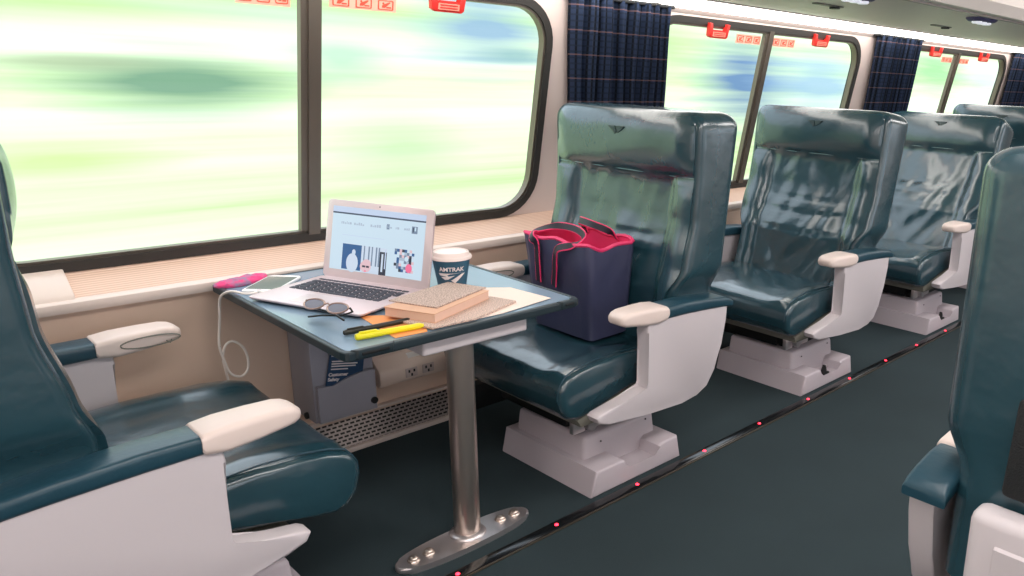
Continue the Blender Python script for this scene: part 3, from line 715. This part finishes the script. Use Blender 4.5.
def slab(name, corners, z0, z1, m, label, cat, bev=.002, group=None):
    cx = sum(p[0] for p in corners)/len(corners); cy = sum(p[1] for p in corners)/len(corners)
    o = MB().prism([(p[0]-cx, p[1]-cy) for p in corners], 0, z1-z0, 'z', bev=bev).build(name, m, smooth=30); o.location = (cx, cy, z0)
    return tag(o, label, cat, group)
slab('envelope', [(1.07, 2.26), (1.045, 2.0), (1.14, 1.992), (1.22, 2.15)], TT, TT+.0012, M['orange'], 'orange paper sheet under the books and the laptop edge', 'paper', 0)
slab('paper_sheet', [(1.17, 2.0), (1.40, 1.993), (1.62, 2.03), (1.60, 2.23), (1.35, 2.43)], TT+.0014, TT+.003, M['paper'], 'white loose papers spread under the books, nearest the table corner', 'paper', 0)
slab('booklet', [(1.125, 2.10), (1.155, 1.99), (1.30, 1.985), (1.50, 2.06), (1.47, 2.16), (1.35, 2.20)], TT+.0032, TT+.010, M['print2'], 'printed magazine lying directly beneath the thick beige book', 'magazine', .001)
BT = .0045
bkk = empty('book', (1.28, 2.15, TT+.0102), 'thick beige paperback book on the table, under the grey printed booklet', 'book')
bc = [(1.112, 2.185), (1.180, 2.018), (1.450, 2.135), (1.385, 2.285)]
T = lambda v: Vector((v.x-1.28, v.y-2.15, v.z))
MB(T).prism([(p[0]+(1.28-p[0])*.02, p[1]+(2.15-p[1])*.02) for p in bc], .002, .026, 'z').build('pages', M['paperbeige'], bkk, smooth=0)
MB(T).prism(bc, .026, .0285, 'z', bev=.001).build('cover', M['tan'], bkk)
MB(T).prism(bc, 0, .002, 'z').build('cover', M['tan'], bkk, smooth=0)
slab('pamphlet', [(1.15, 2.225), (1.215, 2.062), (1.455, 2.16), (1.40, 2.30)], TT+.0388, TT+.0435, M['print'], 'grey printed booklet lying on top of the beige book', 'booklet', .001)

def pen(name, a, b, r, m, mcap, label, capfrac, clip=True):
    a, b = Vector(a), Vector(b); d = (b-a); L = d.length; ang = math.atan2(d.y, d.x)
    e = empty(name, (a.x, a.y, TT+r), label, 'pen', rz=ang)
    MB().lathe([(r*.35, -.002), (r*.8, 0), (r, .006), (r, L*capfrac)], n=16, axis='x').build('cap', mcap, e)
    MB().lathe([(r*.92, L*capfrac), (r*.92, L-.012), (r*.6, L-.004), (r*.5, L)], n=16, axis='x').build('barrel', m, e)
    if clip: MB().box((.01, -.003, r*.9), (L*capfrac*.8, .003, r*1.35), .001).build('clip', mcap, e)
pen('pen', (.955, 2.115), (1.155, 2.105), .008, M['penblack'], M['penblack'], 'black pen lying behind the yellow highlighter', .35)
pen('highlighter', (.958, 2.052), (1.148, 2.026), .010, M['yellow'], M['yellow'], 'yellow highlighter pen at the front edge of the table', .38)

# sunglasses, folded
gl = empty('sunglasses', (.948, 2.243, TT+.004), 'folded sunglasses on the table in front of the laptop', 'glasses', rz=math.atan2(-.22, .075))
gl.rotation_euler = (math.radians(-62), 0, math.atan2(-.22, .075)); gl.location.z = TT+.046
for k, x in enumerate((-.045, .045)):
    pts = [(x+.036*math.cos(a)*(1+.12*math.sin(a)), .004+.0, .024+.021*math.sin(a)) for a in [2*PI*i/24 for i in range(24)]]
    MB().tube(pts, .0028, 6, closed=True).build('rim', M['gold'], gl)
    mb = MB(); mb.lathe([(.001, 0), (.033, .0006), (.033, .0018), (.001, .0024)], (0, 0, 0), 24, 'y')
    for v in mb.bm.verts: v.co = (x+v.co.x*1.06, .003+v.co.y, .024+v.co.z*.62)
    mb.build('lens', M['lens'], gl)
MB().tube([(-.012, .004, .03), (0, .003, .035), (.012, .004, .03)], .0025, 6).build('bridge', M['gold'], gl)
MB().tube([(-.083, .004, .034), (-.086, .014, .033), (-.05, .022, .026), (.03, .028, .018), (.07, .03, .006)], .003, 6).build('temple', M['penblack'], gl)
MB().tube([(.083, .004, .034), (.087, .018, .033), (.05, .032, .024), (-.03, .040, .016), (-.075, .044, .005)], .003, 6).build('temple', M['penblack'], gl)

# phone and its cable
ph = empty('phone', (1.024, 2.772, TT), 'smartphone lying on the table left of the laptop with a white cable', 'phone', rz=math.radians(44))
rings = [[(x, y, z) for x, y in rrect(-.105+i, .105-i, -.055+i, .055-i, .016, 5)] for i, z in ((.002, 0), (0, .003), (0, .009), (.002, .011))]
MB().loft(rings).build('body', M['white'], ph)
MB().prism(rrect(-.082, .082, -.049, .049, .003, 2), .0105, .0116, 'z').build('display', M['phone'], ph, smooth=0)
MB().lathe([(.008, .0108), (.008, .0117), (.006, .0113)], (-.093, 0, 0), 16).build('home_button', M['laptop'], ph)
def spline(P, n=8):
    P = [Vector(p) for p in P]; out = []
    for i in range(len(P)-1):
        p0, p1, p2, p3 = P[max(i-1, 0)], P[i], P[i+1], P[min(i+2, len(P)-1)]
        for k in range(n):
            t = k/n; out.append(.5*((2*p1)+(p2-p0)*t+(2*p0-5*p1+4*p2-p3)*t*t+(3*p1-p0-3*p2+p3)*t**3))
    return out+[P[-1]]
o = MB().tube(spline([(.950, 2.705, TT+.006), (.935, 2.692, TT+.007), (.912, 2.70, TT+.008), (.884, 2.745, TT+.011), (.870, 2.80, TT-.02), (.872, 2.835, .66), (.864, 2.845, .57), (.873, 2.842, .506), (.885, 2.838, .462), (.914, 2.836, .444), (.938, 2.838, .46), (.945, 2.842, .502), (.934, 2.846, .545), (.908, 2.85, .569), (.885, 2.852, .56), (.872, 2.852, .52), (.876, 2.852, .47), (.881, 2.853, .42), (.884, 2.854, .36)]), .0042, 8).build('charging_cable', M['cable'])
tag(o, 'white charging cable looping down from the phone beside the wall', 'cable')
# pink pouch, crumpled
mb = MB(); rings = []
for j, (s_, z) in enumerate(((1.0, 0), (1.04, .006), (1.0, .012), (.85, .017), (.5, .019))):
    rings.append([(s_*.088*math.cos(a)*(1+.12*math.sin(3*a)), s_*.042*math.sin(a)*(1+.10*math.cos(2*a)), z+(.008*noise.noise(Vector((math.cos(a)*3, math.sin(a)*3, j))) if j > 1 else 0)) for a in [2*PI*k/36 for k in range(36)]])
mb.loft(rings); o = mb.build('pouch', M['pinkprint'], smooth=60); o.location = (.968, 2.872, TT); o.rotation_euler = (0, 0, .25)
tag(o, 'pink and grey patterned pouch at the wall end of the table, beside the phone', 'pouch')

# ------------------------------------------------------------------ tote bag on the seat
bg = empty('tote_bag', (2.03, 2.356, .497), 'navy leather tote bag with hot pink lining, on the seat behind the table', 'bag')
def bag_ring(t, inset=0):       # t 0..1 height
    z = .0+t*.375; 
    x0, x1 = -.10-.035*t+inset, .105+.02*t-inset; hy = .176+.024*t-inset
    pts = []; n = 12
    def side(a, b, k0):
        for k in range(n):
            f = k/n; x = a[0]+(b[0]-a[0])*f; y = a[1]+(b[1]-a[1])*f
            sag = math.sin(f*PI)
            if k0 in (0,): x += .012*sag*math.sin(t*2.4)
            if k0 in (1, 3): y += (.02 if k0 == 1 else -.02)*-sag*t
            ztop = z
            if t > .7:
                q = (t-.7)/.3
                ztop += q*(.008*math.cos(f*2*PI*(2 if k0 in (0, 2) else 1.5)+k0) - (.02 if k0 == 3 else 0)*sag)
            nn = .013*t*noise.noise(Vector((x*9, y*9, z*6)))+.004*noise.noise(Vector((x*22, y*22, z*14)))
            pts.append((x+nn, y+nn, max(ztop, 0)))
    A, B, C_, D = (x0, -hy), (x0, hy), (x1, hy*.96), (x1, -hy*.96)
    side(A, B, 0); side(B, C_, 1); side(C_, D, 2); side(D, A, 3)
    # round the corners a little
    q = pts[:]
    for i in range(len(pts)):
        a, b, c_ = pts[i-1], pts[i], pts[(i+1) % len(pts)]; q[i] = tuple(.25*a[k]+.5*b[k]+.25*c_[k] for k in range(3))
    return q
rings = [[(x*.94, y*.94, 0) for x, y, z in bag_ring(0)]]+[bag_ring(k/14) for k in range(15)]
mb = MB(); mb.loft(rings, cap=False); nb = len(rings[0]); mb.bm.verts.ensure_lookup_table(); f = mb.bm.faces.new([mb.bm.verts[i] for i in range(nb-1, -1, -1)])
body = mb.build('body', M['navy'], bg, smooth=70)
mb = MB(); mb.loft([bag_ring(1-k/14*.96, .006+.0) for k in range(15)], cap=False); mb.build('lining', M['pink'], bg, smooth=70)
# folded pink edge round the mouth
mb = MB(); mb.tube([(x, y, z+.001) for x, y, z in bag_ring(1, .003)], .0075, 6, closed=True); mb.build('edge_binding', M['pink'], bg)
# handles on the broad face, flopped over the mouth
def strap(name, P, w=.026, off=0):
    pts = spline(P, 10); mb = MB(); L = []; Rr = []
    rings = []
    for i, p in enumerate(pts):
        d = (pts[min(i+1, len(pts)-1)]-pts[max(i-1, 0)]).normalized(); c_ = Vector((0, 0, .2))+Vector((0, 0, 0))
        nrm = Vector((-1, 0, .35)); nrm = (nrm-d*nrm.dot(d)).normalized(); s_ = d.cross(nrm)
        rings.append([tuple(p+s_*w/2*a+nrm*.003*b) for a, b in ((-1, -1), (1, -1), (1, 1), (-1, 1))])
    mb.loft(rings); o = mb.build(name, M['navy_dark'], bg, smooth=50)
    mb = MB()
    for e in (-1, 1):
        ed = []
        for r_ in rings:
            a, b = (Vector(r_[0])+Vector(r_[3]))/2, (Vector(r_[1])+Vector(r_[2]))/2; ed.append(a if e < 0 else b)
        mb.tube(ed, .0034, 5)
    mb.build('piping', M['pink'], o); return o
strap('handle', [(-.122, .11, .19), (-.130, .105, .27), (-.142, .095, .345), (-.150, .115, .372), (-.11, .14, .388), (-.02, .11, .402), (.0, .02, .398), (-.05, -.08, .388), (-.125, -.10, .372), (-.152, -.05, .355), (-.143, -.02, .32), (-.130, .0, .25), (-.122, .015, .19)])
strap('handle', [(.118, .10, .36), (.10, .10, .40), (.05, .06, .425), (.03, -.03, .425), (.07, -.09, .40), (.118, -.09, .36)])

# ------------------------------------------------------------------ curtains
def curtain(x0, x1, label, seed):
    W, H = x1-x0, .98; n = 140; m_ = 12; rnd = random.Random(seed); ph0 = rnd.uniform(0, 6)
    verts = []; uv = []; s_acc = 0; prevp = None
    row = []
    for i in range(n+1):
        f = i/n; x = x0+W*f; d = .017*math.sin(f*W*78+ph0+1.2*math.sin(f*9))+.009*math.sin(f*W*160+ph0*2)+.006*math.sin(f*14+seed)
        if prevp: s_acc += math.hypot(x-prevp[0], d-prevp[1])
        prevp = (x, d); row.append((x, d, s_acc))
    me = bpy.data.meshes.new('curtain'); V = []; U = []; F = []
    for j in range(m_+1):
        z = .86+H*j/m_*.985
        for (x, d, s_) in row:
            V.append((x+.13*(1.80-z)+.004*math.sin(j*.7+x*20), WY(z)-.050+d*(.85+.15*j/m_), z)); U.append((s_, z))
    for j in range(m_):
        for i in range(n): a = j*(n+1)+i; F.append((a, a+1, a+n+2, a+n+1))
    cx = (x0+x1)/2
    me.from_pydata([(v[0]-cx, v[1]-2.9, v[2]-.86) for v in V], [], F); me.materials.append(M['curtain'])
    ul = me.uv_layers.new(name='uv')
    for lp_ in me.loops: ul.data[lp_.index].uv = U[lp_.vertex_index]
    for p in me.polygons: p.use_smooth = True
    o = bpy.data.objects.new('cloth', me)
    md = o.modifiers.new('s', 'SOLIDIFY'); md.thickness = .003
    e = empty('curtain', (cx, 2.9, .86), label, 'curtain', 'plaid window curtains'); COL.objects.link(o); o.parent = e
    MB(lambda v: Vector((v.x-cx, v.y-2.9, v.z-.86))).box((x0-.02, 2.80, 1.818), (x1+.02, 2.85, 1.838), .004).build('rail', M['black'], e)
curtain(2.385, 3.01, 'navy plaid curtain between the table window and the next one, behind the tote bag seat', 1)
curtain(5.13, 5.79, 'dark plaid curtain behind the second seat, between two far windows', 2)
curtain(7.76, 8.5, 'farthest plaid curtain, at the right edge of the photo past the last window', 3)

# ------------------------------------------------------------------ emergency handles and stickers at the window tops
def wall_item(name, x, z, off): # placement on the tilted window plane, origin helper
    e = bpy.data.objects.new(name, None); return e
def pull(x, w, label, zc=1.735):
    e = empty('emergency_handle', (x, WY(zc)-.02, zc), label, 'handle', 'red emergency window handles'); e.rotation_euler = (math.atan(.2), 0, 0); h = w/2
    mb = MB(); mb.prism([(-h, .045), (-h+.022, .045), (-h+.028, .008), (h-.028, .008), (h-.022, .045), (h, .045), (h-.008, -.022), (h-.02, -.03), (-h+.02, -.03), (-h+.008, -.022)], -.012, .014, 'y', bev=.003)
    mb.build('grip', M['red'], e)
    mb = MB(); mb.box((-h+.032, -.0145, -.021), (h-.032, -.0118, .003)); p = mb.build('label_plate', M['redlight'], e, smooth=0)
    mb = MB()
    for k in range(2): mb.box((-h+.04, -.0158, -.015+k*.010), (h-.04, -.0143, -.011+k*.010))
    mb.build('print', M['red'], p, smooth=0)
pull(1.792, .155, 'red emergency handle at the top of the large window above the coffee cup')
pull(3.43, .17, 'red emergency handle on the near pane of the window behind the tote bag seat')
pull(4.45, .17, 'red emergency handle on the far pane of the window behind the second seat', 1.742)
pull(6.13, .19, 'red emergency handle on the near pane of the farthest window', 1.752)
pull(7.10, .19, 'red emergency handle on the far pane of the farthest window', 1.752)
pull(.72, .155, 'red emergency handle at the top of the left pane beside the foreground seat')
def decal(x0, x1, zlo, zhi, label):
    zc = (zlo+zhi)/2; cx = (x0+x1)/2; e = empty('instruction_sticker', (cx, WY(zc)+.014, zc), label, 'sticker', 'orange instruction stickers on the window glass'); e.rotation_euler = (math.atan(.2), 0, 0)
    W, H = x1-x0, zhi-zlo; mb = MB(); mb.box((-W/2, 0, -H/2), (W/2, .002, H/2)); mb.build('backing', M['decal'], e, smooth=0)
    for k in range(3):
        c_ = -W/2+W*(k+.5)/3; w = W/3*.36; mb = MB()
        mb.plate(rrect(c_-w, c_+w, -H*.36, H*.36, H*.08, 2), [rrect(c_-w*.86, c_+w*.86, -H*.30, H*.30, H*.06, 2)], .0012, lambda u, v, t_: (u, -.0013+t_, v))
        mb.lathe([(H*.08, -.0012), (H*.08, 0)], (c_-w*.3, 0, H*.12), 10, 'y'); mb.prism([(c_-w*.5, -H*.2), (c_-w*.1, -H*.2), (c_+w*.6, H*.18), (c_+w*.5, H*.25), (c_-w*.4, 0)], -.0012, 0, 'y'); mb.box((c_+w*.1, -.0012, -H*.22), (c_+w*.7, 0, -H*.12))
        mb.build('icon', M['decal_ink'], e, smooth=0)
decal(1.05, 1.222, 1.675, 1.735, 'orange three-icon sticker at the top of the left pane of the large window')
decal(1.352, 1.602, 1.688, 1.735, 'orange three-icon sticker on the right pane of the large window, above the laptop')
decal(3.64, 3.87, 1.692, 1.742, 'orange three-icon sticker on the near pane of the middle window')
decal(3.985, 4.22, 1.692, 1.742, 'orange three-icon sticker on the far pane of the middle window')
decal(6.34, 6.54, 1.69, 1.735, 'orange three-icon sticker on the near pane of the farthest window')
decal(6.665, 6.88, 1.69, 1.735, 'orange three-icon sticker on the far pane of the farthest window')
# ------------------------------------------------------------------ reading lights and slots under the bins
def reading(x, y, label):
    e = empty('ceiling_reading_light', (x, y, 1.853), label, 'light', 'reading lights under the luggage bins')
    rings = [[(a, b, z) for a, b in rrect(-.12+i, .12-i, -.055+i*.6, .055-i*.6, .05-i*.2, 6)] for i, z in ((0, .0), (0, -.008), (.015, -.018), (.03, -.02))]
    MB().loft(rings).build('bezel', M['lamp_dark'], e)
    for dx in (-.062, 0, .062): MB().lathe([(.026, -.018), (.026, -.026), (.02, -.030), (.002, -.031)], (dx, 0, 0), 16).build('lens', M['lamp_white'], e)
reading(4.27, 1.75, 'oval reading light panel on the ceiling, the one farther up the carriage')
reading(3.05, 1.80, 'oval reading light panel cut by the top edge of the photo')
for x, y, l in ((3.38, 2.14, 'dark recessed latch in the ceiling panel near the middle window'), (4.74, 2.19, 'dark recessed latch in the ceiling panel near the far window')):
    e = empty('ceiling_latch', (x, y, 1.853), l, 'latch', 'dark latches in the ceiling panel')
    MB().prism(rrect(-.12, .12, -.02, .02, .015, 4), -.006, 0, 'z', bev=.002).build('plate', M['pan'], e); MB().lathe([(.026, -.014), (.026, -.004)], (.06, 0, 0), 14).build('knob', M['black'], e)

# ------------------------------------------------------------------ light
w = bpy.data.worlds.new('world'); SC.world = w; w.use_nodes = True
bgn = w.node_tree.nodes['Background']; bgn.inputs['Color'].default_value = (.80, .89, 1.0, 1); bgn.inputs['Strength'].default_value = 2.4
sun = bpy.data.lights.new('sun', 'SUN'); sun.energy = .9; sun.angle = math.radians(4); sun.color = (1, .96, .88)
so = bpy.data.objects.new('sun', sun); COL.objects.link(so); so.rotation_euler = Vector((.35, .40, -.85)).to_track_quat('-Z', 'Y').to_euler()
def area(name, loc, size, energy, col, rot=(0, 0, 0)):
    l = bpy.data.lights.new(name, 'AREA'); l.shape = 'RECTANGLE'; l.size, l.size_y = size; l.energy = energy; l.color = col
    o = bpy.data.objects.new(name, l); COL.objects.link(o); o.location = loc; o.rotation_euler = rot; return o
# unseen area lights added over the aisle to brighten the interior
for x in (-1.2, .8, 2.8, 4.8, 6.8, 9.0):
    area('aisle_fill', (x, .6, 2.26), (1.5, .5), 26, (1, .95, .92))
SC.view_settings.view_transform = 'Standard'; SC.view_settings.look = 'None'; SC.view_settings.exposure = 0; SC.view_settings.gamma = 1; SC.view_settings.use_curve_mapping = False
SC.cycles.use_denoising = True
SC.cycles.max_bounces = 8; SC.cycles.diffuse_bounces = 5; SC.cycles.sample_clamp_indirect = 6
